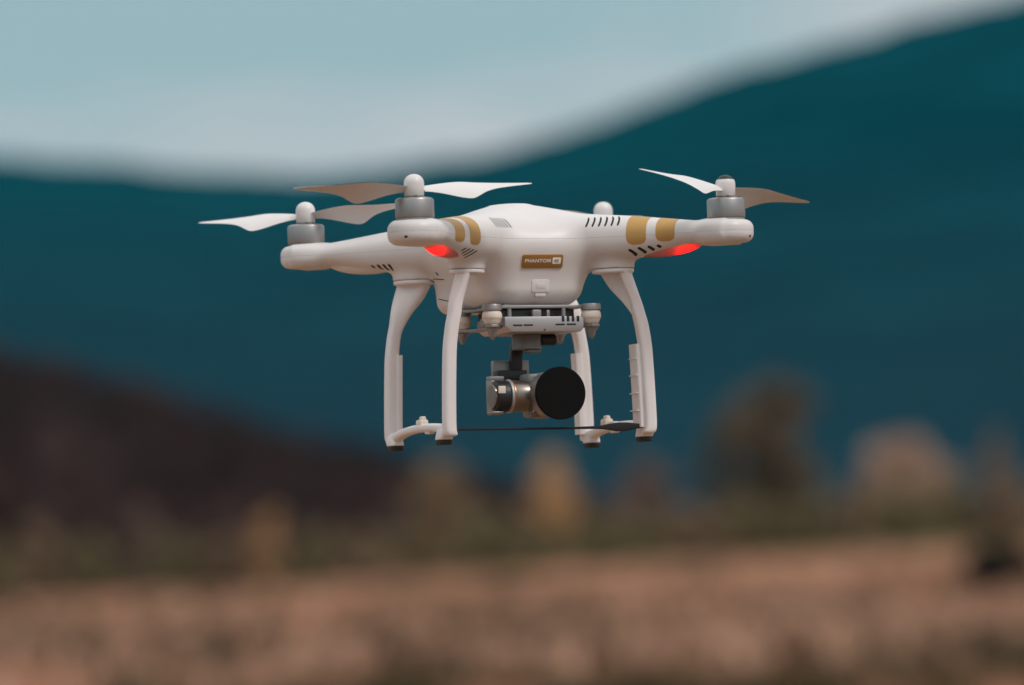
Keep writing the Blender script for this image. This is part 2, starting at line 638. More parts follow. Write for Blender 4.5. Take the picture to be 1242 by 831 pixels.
LF = {
    'olive': leaf_mat("olive_leaves", (0.14, 0.112, 0.056), (0.27, 0.215, 0.115)),
    'brown': leaf_mat("brown_leaves", (0.18, 0.118, 0.074), (0.33, 0.22, 0.14)),
    'tan': leaf_mat("tan_leaves", (0.38, 0.24, 0.165), (0.52, 0.35, 0.26)),
    'orange': leaf_mat("orange_leaves", (0.56, 0.33, 0.16), (0.74, 0.47, 0.25)),
    'pink': leaf_mat("pinkish_tan_leaves", (0.17, 0.105, 0.082), (0.28, 0.18, 0.145)),
    'dull': leaf_mat("dull_tan_leaves", (0.22, 0.14, 0.085), (0.36, 0.24, 0.15)),
    'dark': leaf_mat("dark_leaves", (0.012, 0.0115, 0.011), (0.022, 0.021, 0.020)),
    'domed': leaf_mat("dull_dark_olive_leaves", (0.095, 0.070, 0.046), (0.20, 0.14, 0.088)),
}
exec_plants = [
    # kind, name, label, cat, px, base, top, width px, distance, leaf
    ('tree', 'domed_tree', "tall dome-shaped dull olive tree standing alone above the scrub line, right of the drone", 'tree', 932, 645, 462, 176, 285, 'domed'),
    ('tree', 'autumn_tree', "slim bright yellow-orange autumn tree directly below the drone's camera", 'tree', 670, 665, 550, 70, 270, 'orange'),
    ('tree', 'autumn_tree', "broad pale tan autumn tree below the drone's left landing skid", 'tree', 535, 675, 562, 104, 275, 'dull'),
    ('tree', 'autumn_tree', "wide low peach-tan tree crown between the domed tree and the right edge", 'tree', 1096, 640, 534, 150, 300, 'tan'),
    ('tree', 'autumn_tree', "narrow pinkish tan tree behind the dark bush at the right edge", 'tree', 1210, 640, 522, 58, 300, 'dull'),
    ('tree', 'autumn_tree', "dull pinkish-brown tree between the bright orange tree and the domed tree", 'tree', 782, 655, 562, 110, 290, 'pink'),
    ('bush', 'autumn_bush', "small yellow-orange bush left of the drone, glowing against dark woodland", 'bush', 322, 685, 606, 48, 265, 'orange'),
    ('bush', 'autumn_bush', "dull brown bush under the foot of the dark wooded hill, right of the leftmost bushes", 'bush', 172, 690, 612, 70, 265, 'pink'),
]
for i, p in enumerate(exec_plants):
    plant(*p[:9], LF[p[9]], seed=20 + i * 3)
hedge = [
    # px, top, width, leaf, label
    (-30, 642, 110, 'olive'), (48, 636, 92, 'brown'), (112, 652, 80, 'olive'), (215, 650, 96, 'olive'), (272, 644, 80, 'brown'),
    (380, 640, 90, 'olive'), (445, 634, 100, 'brown'), (492, 640, 84, 'olive'), (590, 618, 100, 'olive'), (628, 636, 70, 'brown'), (674, 638, 84, 'olive'), (722, 624, 96, 'olive'),
    (790, 618, 100, 'olive'), (850, 612, 92, 'brown'), (905, 606, 100, 'olive'), (975, 602, 100, 'olive'), (1035, 596, 90, 'brown'),
    (1095, 596, 110, 'olive'), (1160, 588, 100, 'olive'), (1225, 590, 110, 'brown'), (1290, 580, 110, 'olive'),
]
words = ["olive green", "brownish"]
hl = [
    "olive bush cut off by the left edge of the picture", "leftmost brownish bush fully in view, at the field's far edge",
    "low olive bush just left of the dull brown bush", "olive bush just right of the dull brown bush",
    "brownish bush just left of the small yellow-orange bush", "olive bush just right of the small yellow-orange bush",
    "brownish bush midway between the small orange bush and the pale tan tree", "olive bush against the left side of the pale tan tree",
    "olive bush against the right side of the pale tan tree", "brownish bush at the left foot of the slim orange tree",
    "olive bush directly in front of the slim orange tree's trunk", "olive bush at the right foot of the slim orange tree", "olive bush in front of the pinkish-brown tree",
    "brownish bush between the pinkish-brown tree and the domed tree", "olive bush at the left foot of the domed tree",
    "olive bush at the right foot of the domed tree", "brownish bush midway between the domed tree and the peach-tan tree",
    "olive bush below the wide peach-tan crown", "olive bush between the peach-tan crown and the narrow pinkish tree",
    "brownish bush below the narrow pinkish tree near the right edge", "olive bush cut off by the right edge of the picture",
]
for i, ((px, top, w, lf), lab) in enumerate(zip(hedge, hl)):
    plant('bush', 'scrub_bush', lab, 'bush', px, 690, top, w, 252 + (i * 7) % 13, LF[lf], group="scrub bushes along the far edge of the field", seed=100 + i * 5)
plant('bush', 'dark_bush', "near-black low bush standing on the dry field at the right edge", 'bush', 1208, 700, 658, 128, 101, LF['dark'], seed=400)


# dry grass: tufts over the visible field, one mass
def grass():
    g = np.random.default_rng(3)
    n = 26000
    y = 44 * (252 / 44) ** g.uniform(0, 1, n)
    x = g.uniform(-1, 1, n) * (y * 0.105 + 1.0)
    dens = np.array([mnoise.noise(Vector((a * .45, b * .12, 0))) for a, b in zip(x, y)])
    keep = dens + g.uniform(-.5, .6, n) > -0.15
    x, y, dens = x[keep], y[keep], dens[keep]
    z = hgt(x, y)
    V, F, C = [], [], []
    for a, b, c, d in zip(x, y, z, dens):
        for k in range(4):
            ang = g.uniform(0, 2 * math.pi); hh = g.uniform(0.12, 0.34); ln = g.uniform(.03, .2)
            dx, dy = math.cos(ang), math.sin(ang)
            ww = .016 + b * .00012
            o = (a + g.normal() * .12, b + g.normal() * .12)
            i = len(V)
            V += [(o[0] - dy * ww, o[1] + dx * ww, c - .02), (o[0] + dy * ww, o[1] - dx * ww, c - .02), (o[0] + dx * ln, o[1] + dy * ln, c + hh)]
            F.append((i, i + 1, i + 2))
    me = bpy.data.meshes.new("dry_grass")
    me.from_pydata([tuple(map(float, v)) for v in V], [], F)
    m = land_mat("dry_grass_blades", [(0.42, (0.085, 0.066, 0.034)), (0.5, (0.43, 0.238, 0.155)), (0.60, (0.60, 0.35, 0.245))], 0.6, detail=2, stretch=(1, .07, 1), bands=True)
    o = link_mesh("dry_grass", me, m, smooth=False)
    tag(o, "dry brown grass covering the field", "grass", kind='stuff')


grass()


def weeds():
    """uncounted clumps of taller weeds and pale seed heads standing in the field"""
    g = np.random.default_rng(21)
    V, F, MI = [], [], []
    for k in range(620):
        y = 46 * (125 / 46) ** g.uniform(0, 1)
        x = g.uniform(-1, 1) * (y * .1 + 1)
        pt = mnoise.noise(Vector((x * .16, y * .05, 7.0)))
        dark = pt + g.uniform(-.3, .3) > .14
        z = float(hgt(x, y))
        hh = g.uniform(.22, .5)
        ww = g.uniform(.2, .55)
        for q in range(34):
            p = np.array([x + g.normal() * ww * .5, y + g.normal() * ww * .5, z + hh * g.uniform(0, 1) ** 1.3])
            a = np.array([g.normal() * .35, g.normal() * .35, 1.0]) * g.uniform(.07, .15)
            b = g.normal(size=3) * .05
            i = len(V)
            V += [p - a, p + b, p + a, p - b]
            F.append((i, i + 1, i + 2, i + 3)); MI.append(0 if dark else 1)
    me = bpy.data.meshes.new("field_weeds")
    me.from_pydata([tuple(map(float, v)) for v in V], [], F)
    o = link_mesh("field_weeds", me, mat("dark_weed_stems", (0.11, 0.080, 0.046), 0.9, vscale=.6, color2=(0.20, 0.130, 0.088), spec=.1), smooth=False)
    me.materials.append(mat("pale_seed_heads", (0.36, 0.205, 0.135), 0.9, vscale=.6, color2=(0.52, 0.31, 0.215), spec=.1))
    me.polygons.foreach_set("material_index", MI)
    tag(o, "dark weed clumps and pale seed heads scattered over the field", "weeds", kind='stuff')


weeds()


def woodland():
    """bare winter wood on the near hill, reads as one mass"""
    g = np.random.default_rng(11)
    V, F = [], []
    n = 900
    for k in range(n):
        y = g.uniform(380, 720)
        x = px2x(g.uniform(-160, 1300), y)
        z = float(hill_z(np.array([x]), np.array([y]))[0])
        h = g.uniform(3.0, 5.5) * (0.35 + 0.65 * float(smooth(16, -30, np.array(x))))
        w = h * .38
        i = len(V)
        V += [(x - .08, y, z - .3), (x + .08, y, z - .3), (x, y, z + h * .8)]
        F.append((i, i + 1, i + 2))
        for q in range(60):
            d = g.normal(size=3); d /= np.linalg.norm(d)
            p = np.array([x, y, z + h * .6]) + d * np.array([w, w, h * .42]) * g.uniform(.3, 1) ** .5
            a = np.array([g.normal() * .3, g.normal() * .3, 1.0]) * g.uniform(.3, .7)
            b = g.normal(size=3) * .14
            i = len(V)
            V += [p - a, p + b, p + a, p - b]
            F.append((i, i + 1, i + 2, i + 3))
    me = bpy.data.meshes.new("bare_woodland")
    me.from_pydata([tuple(map(float, v)) for v in V], [], F)
    m = land_mat("bare_twigs", [(0.35, (0.024, 0.0145, 0.014)), (0.65, (0.092, 0.050, 0.042))], 0.03)
    o = link_mesh("bare_woodland", me, m, smooth=False)
    tag(o, "dark bare brown woodland covering the hill on the left", "woodland", kind='stuff')


woodland()

# ------------------------------------------------------------------ the drone
POSE = dict(yaw=0.36398, pitch=-0.05335, roll=-0.02975, t=(0.75647, 4400.0, 82.73748))


def drone_matrix():
    y, p, r = POSE['yaw'], POSE['pitch'], POSE['roll']
    cy, sy, cp, sp, cr_, sr = math.cos(y), math.sin(y), math.cos(p), math.sin(p), math.cos(r), math.sin(r)
    Rz = Matrix(((cy, -sy, 0), (sy, cy, 0), (0, 0, 1)))
    Rx = Matrix(((1, 0, 0), (0, cp, -sp), (0, sp, cp)))
    Ry = Matrix(((cr_, 0, sr), (0, 1, 0), (-sr, 0, cr_)))
    R = Ry @ Rx @ Rz
    t = Vector(POSE['t']) + R @ Vector((0, 0, -ZOFF))
    m = Matrix.Translation(t * 0.001) @ R.to_4x4()
    # level frame at the eye, tipped with the camera's slight upward look
    return Matrix.Translation((0, 0, EYE)) @ Matrix.Rotation(PITCH, 4, 'X') @ m


drone = bpy.data.objects.new("camera_drone", None)
COL.objects.link(drone)
drone.empty_display_size = 0.1
drone.matrix_world = drone_matrix()
tag(drone, "white four-rotor camera drone with gold arm stripes hovering over the dry field", "drone")

# ---- body as an implicit surface (mm)
R_T = [-30, 0, 32, 67, 93, 118, 145, 160, 175, 230]
TOPZ = [14.5, 14.2, 14.2, 10.6, 8.2, 5.2, 1.8, 0.3, -0.6, -1.0]
BOTZ = [-28, -28, -27, -26, -25.3, -22.4, -17.4, -16.4, -16.4, -16]
WID = [26, 26, 25, 22.5, 19.8, 17.2, 15.5, 16, 16.5, 16.5]
_r = np.linspace(-30, 230, 521)


def _sm(v):
    a = np.interp(_r, R_T, v)
    k = np.hanning(41); k /= k.sum()
    return np.convolve(np.pad(a, 20, mode='edge'), k, mode='valid')


TOPZ_, BOTZ_, WID_ = _sm(TOPZ), _sm(BOTZ), _sm(WID)


def smin(a, b, k):
    h = np.maximum(k - np.abs(a - b), 0.0) / k
    return np.minimum(a, b) - h * h * k * 0.25


def arm_f(P, sx, sy):
    r = (P[..., 0] * sx + P[..., 1] * sy) * 0.70710678
    t = (P[..., 0] * sy - P[..., 1] * sx) * 0.70710678
    top = np.interp(r, _r, TOPZ_); bot = np.interp(r, _r, BOTZ_); w = np.interp(r, _r, WID_)
    zc, h = (top + bot) / 2, (top - bot) / 2
    e = 2.35
    q = (np.abs(t / w) ** e + np.abs((P[..., 2] - zc) / h) ** e + 1e-9) ** (1 / e)
    d = (q - 1) * np.minimum(w, h)
    return np.maximum(d, np.maximum(-r - 5, r - 176))


def rbox2(x, y, a, b, r):
    qx, qy = np.abs(x) - (a - r), np.abs(y) - (b - r)
    return np.hypot(np.maximum(qx, 0), np.maximum(qy, 0)) + np.minimum(np.maximum(qx, qy), 0) - r


def rcap(d2, dz, r):
    return np.hypot(np.maximum(d2 + r, 0), np.maximum(dz + r, 0)) + np.minimum(np.maximum(d2 + r, dz + r), 0) - r


COLLARS = [(-58.5, -55, -1, -1), (58.5, -55, 1, -1), (-59.5, 59, -1, 1), (59.5, 59, 1, 1)]


def body_f(P):
    x, y, z = P[..., 0], P[..., 1], P[..., 2]
    # dome
    rr = np.array([60.0, 61.5, 31.5])
    q = P - np.array([0, 0.5, -13.0])
    k0 = np.sqrt(((q / rr) ** 2).sum(-1)) + 1e-9
    k1 = np.sqrt(((q / rr ** 2) ** 2).sum(-1)) + 1e-9
    d = k0 * (k0 - 1) / k1
    for sx, sy in ((-1, -1), (1, -1), (-1, 1), (1, 1)):
        d = smin(d, arm_f(P, sx, sy), 13)
    # belly bucket, narrowing downwards
    dn = np.clip((-10 - z) / 48.0, -0.3, 1.2)
    back = np.clip((y + 20) / 60.0, 0, 1)
    a = 45.0 + 1.5 * back - (6.5 - 4.5 * back) * dn * np.abs(dn)
    b = 60.5 - 3.0 * dn
    d2 = rbox2(x, y - 4.0, a, b, 24.0 - 8 * back)
    belly = rcap(d2, np.maximum(-57.5 - z - 1.2 * back, z - (-6)), 13.0 - 4 * back)
    d = smin(d, belly, 15)
    # leg sockets
    for cx, cy, sx, sy in COLLARS:
        u = ((x - cx) * sx + (y - cy) * sy) * 0.70710678
        w = ((x - cx) * sy - (y - cy) * sx) * 0.70710678
        ell = np.sqrt((u / 16.8) ** 2 + (w / 12.6) ** 2 + 1e-9)
        dc = (ell - 1) * 12.6
        d = smin(d, rcap(dc, np.maximum(-31.2 - z, z + 10), 0.8), 5)
    # motor pods
    for sx in (-1, 1):
        for sy in (-1, 1):
            dr = np.hypot(x - 123.5 * sx, y - 123.5 * sy) - 20.0
            pod = rcap(dr, np.maximum(z, -17.0 - z), 6.5)
            d = smin(d, pod, 7)
    return d


def grad(f, P, h=0.05):
    g = np.empty_like(P)
    for i in range(3):
        e = np.zeros(3); e[i] = h
        g[..., i] = (f(P + e) - f(P - e)) / (2 * h)
    return g


def surface_nets(f, lo, hi, step):
    ax = [np.arange(lo[i], hi[i] + step, step) for i in range(3)]
    G = np.stack(np.meshgrid(*ax, indexing='ij'), -1)
    Fv = np.empty(G.shape[:3])
    for i in range(G.shape[0]):
        Fv[i] = f(G[i])
    nx, ny, nz_ = Fv.shape
    acc = np.zeros((nx - 1, ny - 1, nz_ - 1, 3)); cnt = np.zeros((nx - 1, ny - 1, nz_ - 1))
    offs = [(0, 0, 0), (1, 0, 0), (0, 1, 0), (1, 1, 0), (0, 0, 1), (1, 0, 1), (0, 1, 1), (1, 1, 1)]
    def cv(o):
        return Fv[o[0]:nx - 1 + o[0], o[1]:ny - 1 + o[1], o[2]:nz_ - 1 + o[2]]
    for i, a in enumerate(offs):
        for d in range(3):
            if a[d]: continue
            b = list(a); b[d] = 1
            fa, fb = cv(a), cv(b)
            s = (fa < 0) != (fb < 0)
            t = np.where(s, fa / np.where(s, fa - fb, 1), 0)
            for k in range(3):
                acc[..., k] += np.where(s, a[k] + (t if k == d else 0), 0)
            cnt += s
    act = cnt > 0
    idx = -np.ones(act.shape, int)
    idx[act] = np.arange(act.sum())
    I = np.argwhere(act)
    V = (I + acc[act] / cnt[act][:, None]) * step + np.array(lo)
    faces = []
    neg = Fv < 0
    for d in range(3):
        e1, e2 = (d + 1) % 3, (d + 2) % 3
        sl0 = [slice(1, -1)] * 3; sl1 = [slice(1, -1)] * 3
        sl0[d] = slice(0, -1); sl1[d] = slice(1, None)
        a, b = neg[tuple(sl0)], neg[tuple(sl1)]
        W = np.argwhere(a != b)
        if len(W) == 0: continue
        inside = a[tuple(W.T)]
        base = W.copy(); base[:, e1] += 1; base[:, e2] += 1
        def cell(o1, o2):
            c = base.copy(); c[:, e1] -= o1; c[:, e2] -= o2
            return idx[tuple(c.T)]
        q = np.stack([cell(1, 1), cell(0, 1), cell(0, 0), cell(1, 0)], 1)
        q = np.where(inside[:, None], q, q[:, ::-1])
        faces.append(q)
    Fc = np.concatenate(faces)
    for _ in range(3):
        g = grad(f, V); v = f(V)
        n2 = (g ** 2).sum(1) + 1e-6
        V = V - np.clip(v / n2, -step, step)[:, None] * g
    return V, Fc


BV, BF = surface_nets(body_f, (-150, -150, -64), (150, 150, 32), 1.6)


def split_shell(name, zc, up, m):
    o = dmesh(name, BV, BF, m, drone)
    bm = bmesh.new(); bm.from_mesh(o.data)
    bmesh.ops.bisect_plane(bm, geom=bm.verts[:] + bm.edges[:] + bm.faces[:], plane_co=(0, 0, (zc + ZOFF) * .001), plane_no=(0, 0, -1 if up else 1), clear_outer=True)
    # turn the cut edge inwards so the parting line reads as a real groove
    ed = [e for e in bm.edges if e.is_boundary]
    r = bmesh.ops.extrude_edge_only(bm, edges=ed)
    nv = [g for g in r['geom'] if isinstance(g, bmesh.types.BMVert)]
    for v in nv:
        p = np.array(v.co) * 1000 - np.array([0, 0, ZOFF])
        g = grad(body_f, p[None])[0]; g[2] = 0
        g /= np.linalg.norm(g) + 1e-6
        v.co -= Vector((g[0], g[1], 0)) * 0.0012
    bmesh.ops.recalc_face_normals(bm, faces=bm.faces)
    bm.to_mesh(o.data); bm.free()
    o.data.shade_smooth()
    o.data.set_sharp_from_angle(angle=rad(50))
    return o


upper = split_shell("upper_shell", -8.6, True, M['shell'])
lower = split_shell("lower_shell", -8.72, False, M['shell'])


# ---- things laid on the body surface
def cast(P0, D, tmax=80.0, n=160, outward=False):
    """first surface crossing along each ray (outward: from inside to outside)"""
    P0 = np.asarray(P0, float); D = np.asarray(D, float)
    D = D / np.linalg.norm(D, axis=-1, keepdims=True)
    sgn = -1.0 if outward else 1.0
    t0 = np.zeros(P0.shape[:-1]); hit = np.full(P0.shape[:-1], np.nan)
    prev = sgn * body_f(P0)
    for k in range(1, n + 1):
        t = tmax * k / n
        cur = sgn * body_f(P0 + D * t)
        new = np.isnan(hit) & (prev > 0) & (cur <= 0)
        if new.any():
            frac = prev / (prev - cur + 1e-12)
            hit = np.where(new, tmax * (k - 1) / n + frac * tmax / n, hit)
        prev = cur
    H = P0 + D * hit[..., None]
    for _ in range(3):
        g = grad(body_f, H); v = body_f(H)
        H = H - (v / ((g ** 2).sum(-1) + 1e-9))[..., None] * g
    g = grad(body_f, H)
    return H, g / (np.linalg.norm(g, axis=-1, keepdims=True) + 1e-9)


def sheet(mb, H, Nn, off, depth=0.5):
    """thin raised skin following the surface points H[i,j]"""
    a, b = H.shape[:2]
    top = H + Nn * off
    bot = H - Nn * depth
    V = np.concatenate([top.reshape(-1, 3), bot.reshape(-1, 3)])
    I = np.arange(a * b).reshape(a, b)
    F = [(I[i, j], I[i, j + 1], I[i + 1, j + 1], I[i + 1, j]) for i in range(a - 1) for j in range(b - 1)]
    o = a * b
    rim = [I[0, j] for j in range(b)] + [I[i, b - 1] for i in range(1, a)] + [I[a - 1, j] for j in range(b - 2, -1, -1)] + [I[i, 0] for i in range(a - 2, 0, -1)]
    for k in range(len(rim)):
        p, q = rim[k], rim[(k + 1) % len(rim)]
        F.append((q, p, p + o, q + o))
    mb.add(V, F)


def stripe(sx, sy, r0, r1, zend):
    """gold band over an arm, with rounded ends"""
    nr, na = 13, 61
    rc, hw = (r0 + r1) / 2, (r1 - r0) / 2
    u = np.linspace(-1, 1, nr)
    zc = np.interp(rc, _r, (TOPZ_ + BOTZ_) / 2)
    amax = rad(112)
    P0, D = np.zeros((na, nr, 3)), np.zeros((na, nr, 3))
    for i, a in enumerate(np.linspace(-1, 1, na)):
        ang = a * amax
        e = (1 - abs(a)) * 28.0          # mm from the rounded end
        rr = 4.6
        k = hw if e > rr else hw - rr + math.sqrt(max(0.0, rr * rr - (rr - e) ** 2))
        for j in range(nr):
            r = rc + u[j] * k
            P0[i, j] = (r * sx * .70710678, r * sy * .70710678, zc)
            t, zz = math.sin(ang), math.cos(ang)
            D[i, j] = (t * sy * .70710678, -t * sx * .70710678, zz)
    H, Nn = cast(P0, D, 45, 120, outward=True)
    mb = MB()
    sheet(mb, H, Nn, 0.12)
    return mb.build("gold_stripe", M['gold'], drone, auto=60)


for sx, sy in ((-1, -1), (1, -1)):
    stripe(sx, sy, 101.0, 116.5, -13)
    stripe(sx, sy, 124.0, 139.0, -13)


def slots(lines, width, axis, side, name="air_vent", m=None):
    """dark louvre slots; lines: ((u0,w0),(u1,w1)) in the plane seen along the axis"""
    mb = MB()
    for (u0, w0), (u1, w1) in lines:
        d = np.array([u1 - u0, w1 - w0]); ln = np.linalg.norm(d); d /= ln
        pn = np.array([-d[1], d[0]])
        n = 9
        P0 = np.zeros((n, 3, 3)); D = np.zeros((n, 3, 3))
        for i in range(n):
            s = i / (n - 1)
            wv = width * .5 * (1 if 0 < i < n - 1 else .45)
            for j in range(3):
                c = np.array([u0, w0]) + d * s * ln + pn * wv * (j - 1)
                if axis == 'Y':
                    P0[i, j] = (c[0], side * 160, c[1]); D[i, j] = (0, -side, 0)
                else:
                    P0[i, j] = (side * 160, c[0], c[1]); D[i, j] = (-side, 0, 0)
        H, Nn = cast(P0, D, 160, 400)
        if np.isnan(H).any():
            continue
        sheet(mb, H, Nn, 0.10, .6)
    return mb.build(name, m or M['slot'], drone)


def par(u0, w0, du, n, lu, lw):
    return [((u0 + du * i, w0), (u0 + du * i + lu, w0 + lw)) for i in range(n)]


slots(par(34.0, -0.5, 3.9, 6, 4.6, 7.6), 1.05, 'Y', -1)
slots(par(-23.2, -0.3, -3.0, 6, -4.4, 7.4), 0.85, 'Y', -1)
slots([((60.5, -18.6), (68.3, -23.0)), ((66.0, -17.6), (73.3, -21.6)), ((72.0, -17.0), (77.5, -20.0)), ((77.6, -16.6), (81.0, -18.2))], 1.5, 'Y', -1)
slots([((-60.0, -19.0), (-68.5, -24.0)), ((-64.0, -18.4), (-71.5, -22.8)), ((-68.0, -18.0), (-74.5, -21.6)), ((-72.5, -17.8), (-76.5, -20.0))], 0.85, 'Y', -1)
slots([((71, -20.8), (69.6, -18.8)), ((67.4, -22.2), (65.0, -18.6)), ((63.8, -23.4), (61.0, -18.6)), ((60.0, -23.8), (57.2, -18.8))], 1.7, 'X', -1)

# belly side: battery edge, button and socket seen between the left legs
slots([((20, -33.5), (42, -31.5))], 0.7, 'X', -1, name="battery_seam")
slots([((20, -50.5), (45, -46.5))], 0.7, 'X', -1, name="battery_seam")
slots([((44.5, -33.0), (46.5, -33.0)), ((25.5, -28.6), (28.5, -28.6))], 2.4, 'X', -1, name="socket_hole")
slots([((-137.1, -12.9), (-135.2, -12.9))], 1.7, 'Y', -1, name="screw_hole")
slots([((134.8, -13.0), (136.4, -13.0))], 1.7, 'Y', -1, name="screw_hole")


# ---- name plate on the belly front
def surf_frame(x, z):
    H, n = cast(np.array([[[x, -160.0, z]]]), np.array([[[0, 1.0, 0]]]), 160, 400)
    n = Vector(n[0, 0]); p = Vector(H[0, 0])
    right = Vector((0, 0, 1)).cross(n).normalized()
    up = n.cross(right).normalized()
    return p, right, up, n


def place(me_pts, fr, lift=0.0):
    p, r, u, n = fr
    return [tuple(p + r * a + u * b + n * (c + lift)) for a, b, c in me_pts]


def rrect(w, h, r, n=6):
    pts = []
    for cx, cy, a0 in ((w / 2 - r, h / 2 - r, 0), (-w / 2 + r, h / 2 - r, 90), (-w / 2 + r, -h / 2 + r, 180), (w / 2 - r, -h / 2 + r, 270)):
        for k in range(n + 1):
            a = rad(a0 + 90 * k / n)
            pts.append((cx + r * math.cos(a), cy + r * math.sin(a)))
    return pts


def plate(name, fr, w, h, r, z0, z1, m, parent, du=0.0, dv=0.0, bev=0.25):
    mb = MB(); mb.prism([(a + du, b + dv) for a, b in rrect(w, h, r)], 'Z', z0, z1, bev)
    mb.V = place(mb.V, fr)
    return mb.build(name, m, parent)


def lettering(text, size, sx, fr, du, dv, z0, z1, m, parent, name="lettering", bold=0.02):
    cu = bpy.data.curves.new(name, 'FONT')
    cu.body = text
    cu.size = size
    cu.align_x = 'CENTER'; cu.align_y = 'CENTER'
    cu.extrude = (z1 - z0) / 2
    cu.offset = bold
    cu.space_character = 1.06
    to = bpy.data.objects.new(name + "_curve", cu)
    COL.objects.link(to)
    dg = bpy.context.evaluated_depsgraph_get()
    me = bpy.data.meshes.new_from_object(to.evaluated_get(dg))
    bpy.data.objects.remove(to)
    pts = [(v.co.x * sx + du, v.co.y + dv, v.co.z + (z0 + z1) / 2) for v in me.vertices]
    fcs = [tuple(p.vertices) for p in me.polygons]
    return dmesh(name, place(pts, fr), fcs, m, parent, smooth=False)


fr = surf_frame(0.0, -25.6)
npl = plate("name_plate", fr, 32.6, 10.6, 1.6, -1.5, 0.7, M['badge'], drone)
lettering("PHANTOM", 3.7, 1.12, fr, -3.9, 0.5, 0.66, 0.82, M['white'], npl, bold=0.06)
plate("white_box", fr, 6.6, 5.0, 0.7, 0.6, 0.80, M['white'], npl, du=11.1, dv=0.55, bev=0.05)
lettering("4K", 3.7, 1.0, fr, 11.1, 0.55, 0.76, 0.9, M['badge'], npl, bold=0.06)
fr2 = surf_frame(0.0, -43.6)
pc = plate("port_cover", fr2, 14.5, 9.6, 1.6, -1.0, 0.45, M['shell'], drone, bev=0.3)
plate("cover_tab", fr2, 8.6, 2.2, 0.8, -1.0, 0.35, M['shell'], pc, dv=-7.0, bev=0.25)
plate("emblem", fr2, 8.0, 4.4, 1.6, 0.4, 0.62, M['shell'], pc, bev=0.1)


# ---- motors, propellers
def blade(mb, sgn, flip):
    """one blade along +x (sgn 1) or -x; flip = -1 for clockwise rotors"""
    key = [  # r, chord, y of leading edge, pitch deg, droop
        (7, 8.5, 4.0, 30, 0), (13, 10, 5.0, 33, 0), (22, 14.5, 6.2, 35, 0.2), (32, 21, 7.2, 35, .5), (40, 25.0, 7.5, 33, .8),
        (46, 23.5, 7.4, 29, 1.0), (54, 18.5, 7.0, 24, 1.2), (64, 14.5, 6.4, 19, 1.4), (75, 11.5, 5.6, 15, 1.6), (85, 8.5, 4.6, 12, 1.8), (92, 5.2, 3.4, 11, 2.0), (95.5, 1.6, 1.6, 10, 2.1)]
    K = interp(key, 34)
    rings = []
    for r, c, le, pt, dr in K:
        ring = []
        a = rad(pt)
        n = 10
        for side in (1, -1):
            for i in range(n):
                s = i / n if side == 1 else 1 - i / n          # 0 leading, 1 trailing
                th = 0.55 * c ** .35 * (1.6 * math.sqrt(max(s, 0)) * (1 - s) + .12)
                camber = 0.05 * c * 4 * s * (1 - s)
                y = le - s * c
                z = camber + side * th * .5
                yy = y * math.cos(a) - z * math.sin(a)
                zz = y * math.sin(a) + z * math.cos(a) + dr
                ring.append((r * sgn, yy * sgn * flip, zz))
        rings.append(ring)
    mb.loft(rings)


def propeller(mx_, my_, ang, flip, tilt, nut, drop=0.0):
    """hub at the motor axis; ang = direction of the first blade"""
    z0 = 17.6
    pr = bpy.data.objects.new("propeller", None)
    hub = MB()
    hub.lathe((mx_, my_, z0), [(6.6, 0), (7.2, .6), (7.4, 6.5), (7.5, 9.0)] + ([(7.3, 11), (6.6, 13), (5.2, 14.8), (3.2, 16.0), (1.2, 16.5), (.1, 16.6)] if not nut else [(7.2, 11.2), (6.6, 12.6), (6.2, 12.7)]))
    h = hub.build("propeller", M['blade'], drone, auto=50)
    if nut:
        n = MB(); n.lathe((mx_, my_, z0), [(6.2, 12.3), (5.6, 13.6), (4.2, 15.0), (2.2, 16.0), (.1, 16.4)])
        n.build("hub_cap", M['dark'], h)
    for k in (0, 1):
        b = MB(); blade(b, 1, flip)
        Rz = Matrix.Rotation(ang + math.pi * k, 3, 'Z')
        Rt = Matrix.Rotation(tilt[0], 3, 'X') @ Matrix.Rotation(tilt[1], 3, 'Y')
        b.V = [tuple(Vector((mx_, my_, z0 + 5.6 - drop)) + Rt @ (Rz @ Vector(v))) for v in b.V]
        b.build("blade", M['blade'], h, auto=40)
    return h


def motor(mx_, my_):
    mb = MB()
    mb.lathe((mx_, my_, 0), [(13.6, -1.5), (13.6, 1.2), (13.1, 1.3), (13.1, 1.8), (14.2, 1.9), (14.3, 2.3), (14.3, 14.6), (13.9, 15.5), (12.6, 16.3), (9.5, 16.9), (6.0, 17.1), (5.2, 17.1), (5.0, 17.9), (.1, 17.9)], n=56)
    m = mb.build("motor", M['alu'], drone, auto=30)
    s = MB()
    for k in range(6):
        a = k * math.pi / 3 + .3
        s.box((mx_ + 9.0 * math.cos(a), my_ + 9.0 * math.sin(a), 16.95), (4.4, 2.2, .5), .2, a)
    s.build("motor_vent", M['slot'], m)
    return m


PROPS = [(-123.5, -123.5, rad(184), 1, (0, rad(-1.5)), False), (123.5, -123.5, rad(206), -1, (0, rad(6.0)), True),
         (-123.5, 123.5, rad(132), -1, (0, rad(-1.5)), False), (123.5, 123.5, rad(196), 1, (0, rad(1.5)), False)]
for px_, py_, a, fl, tl, nut in PROPS:
    motor(px_, py_)
    propeller(px_, py_, a, fl, tl, nut, 3.0 if px_ > 0 and py_ > 0 else 0.0)


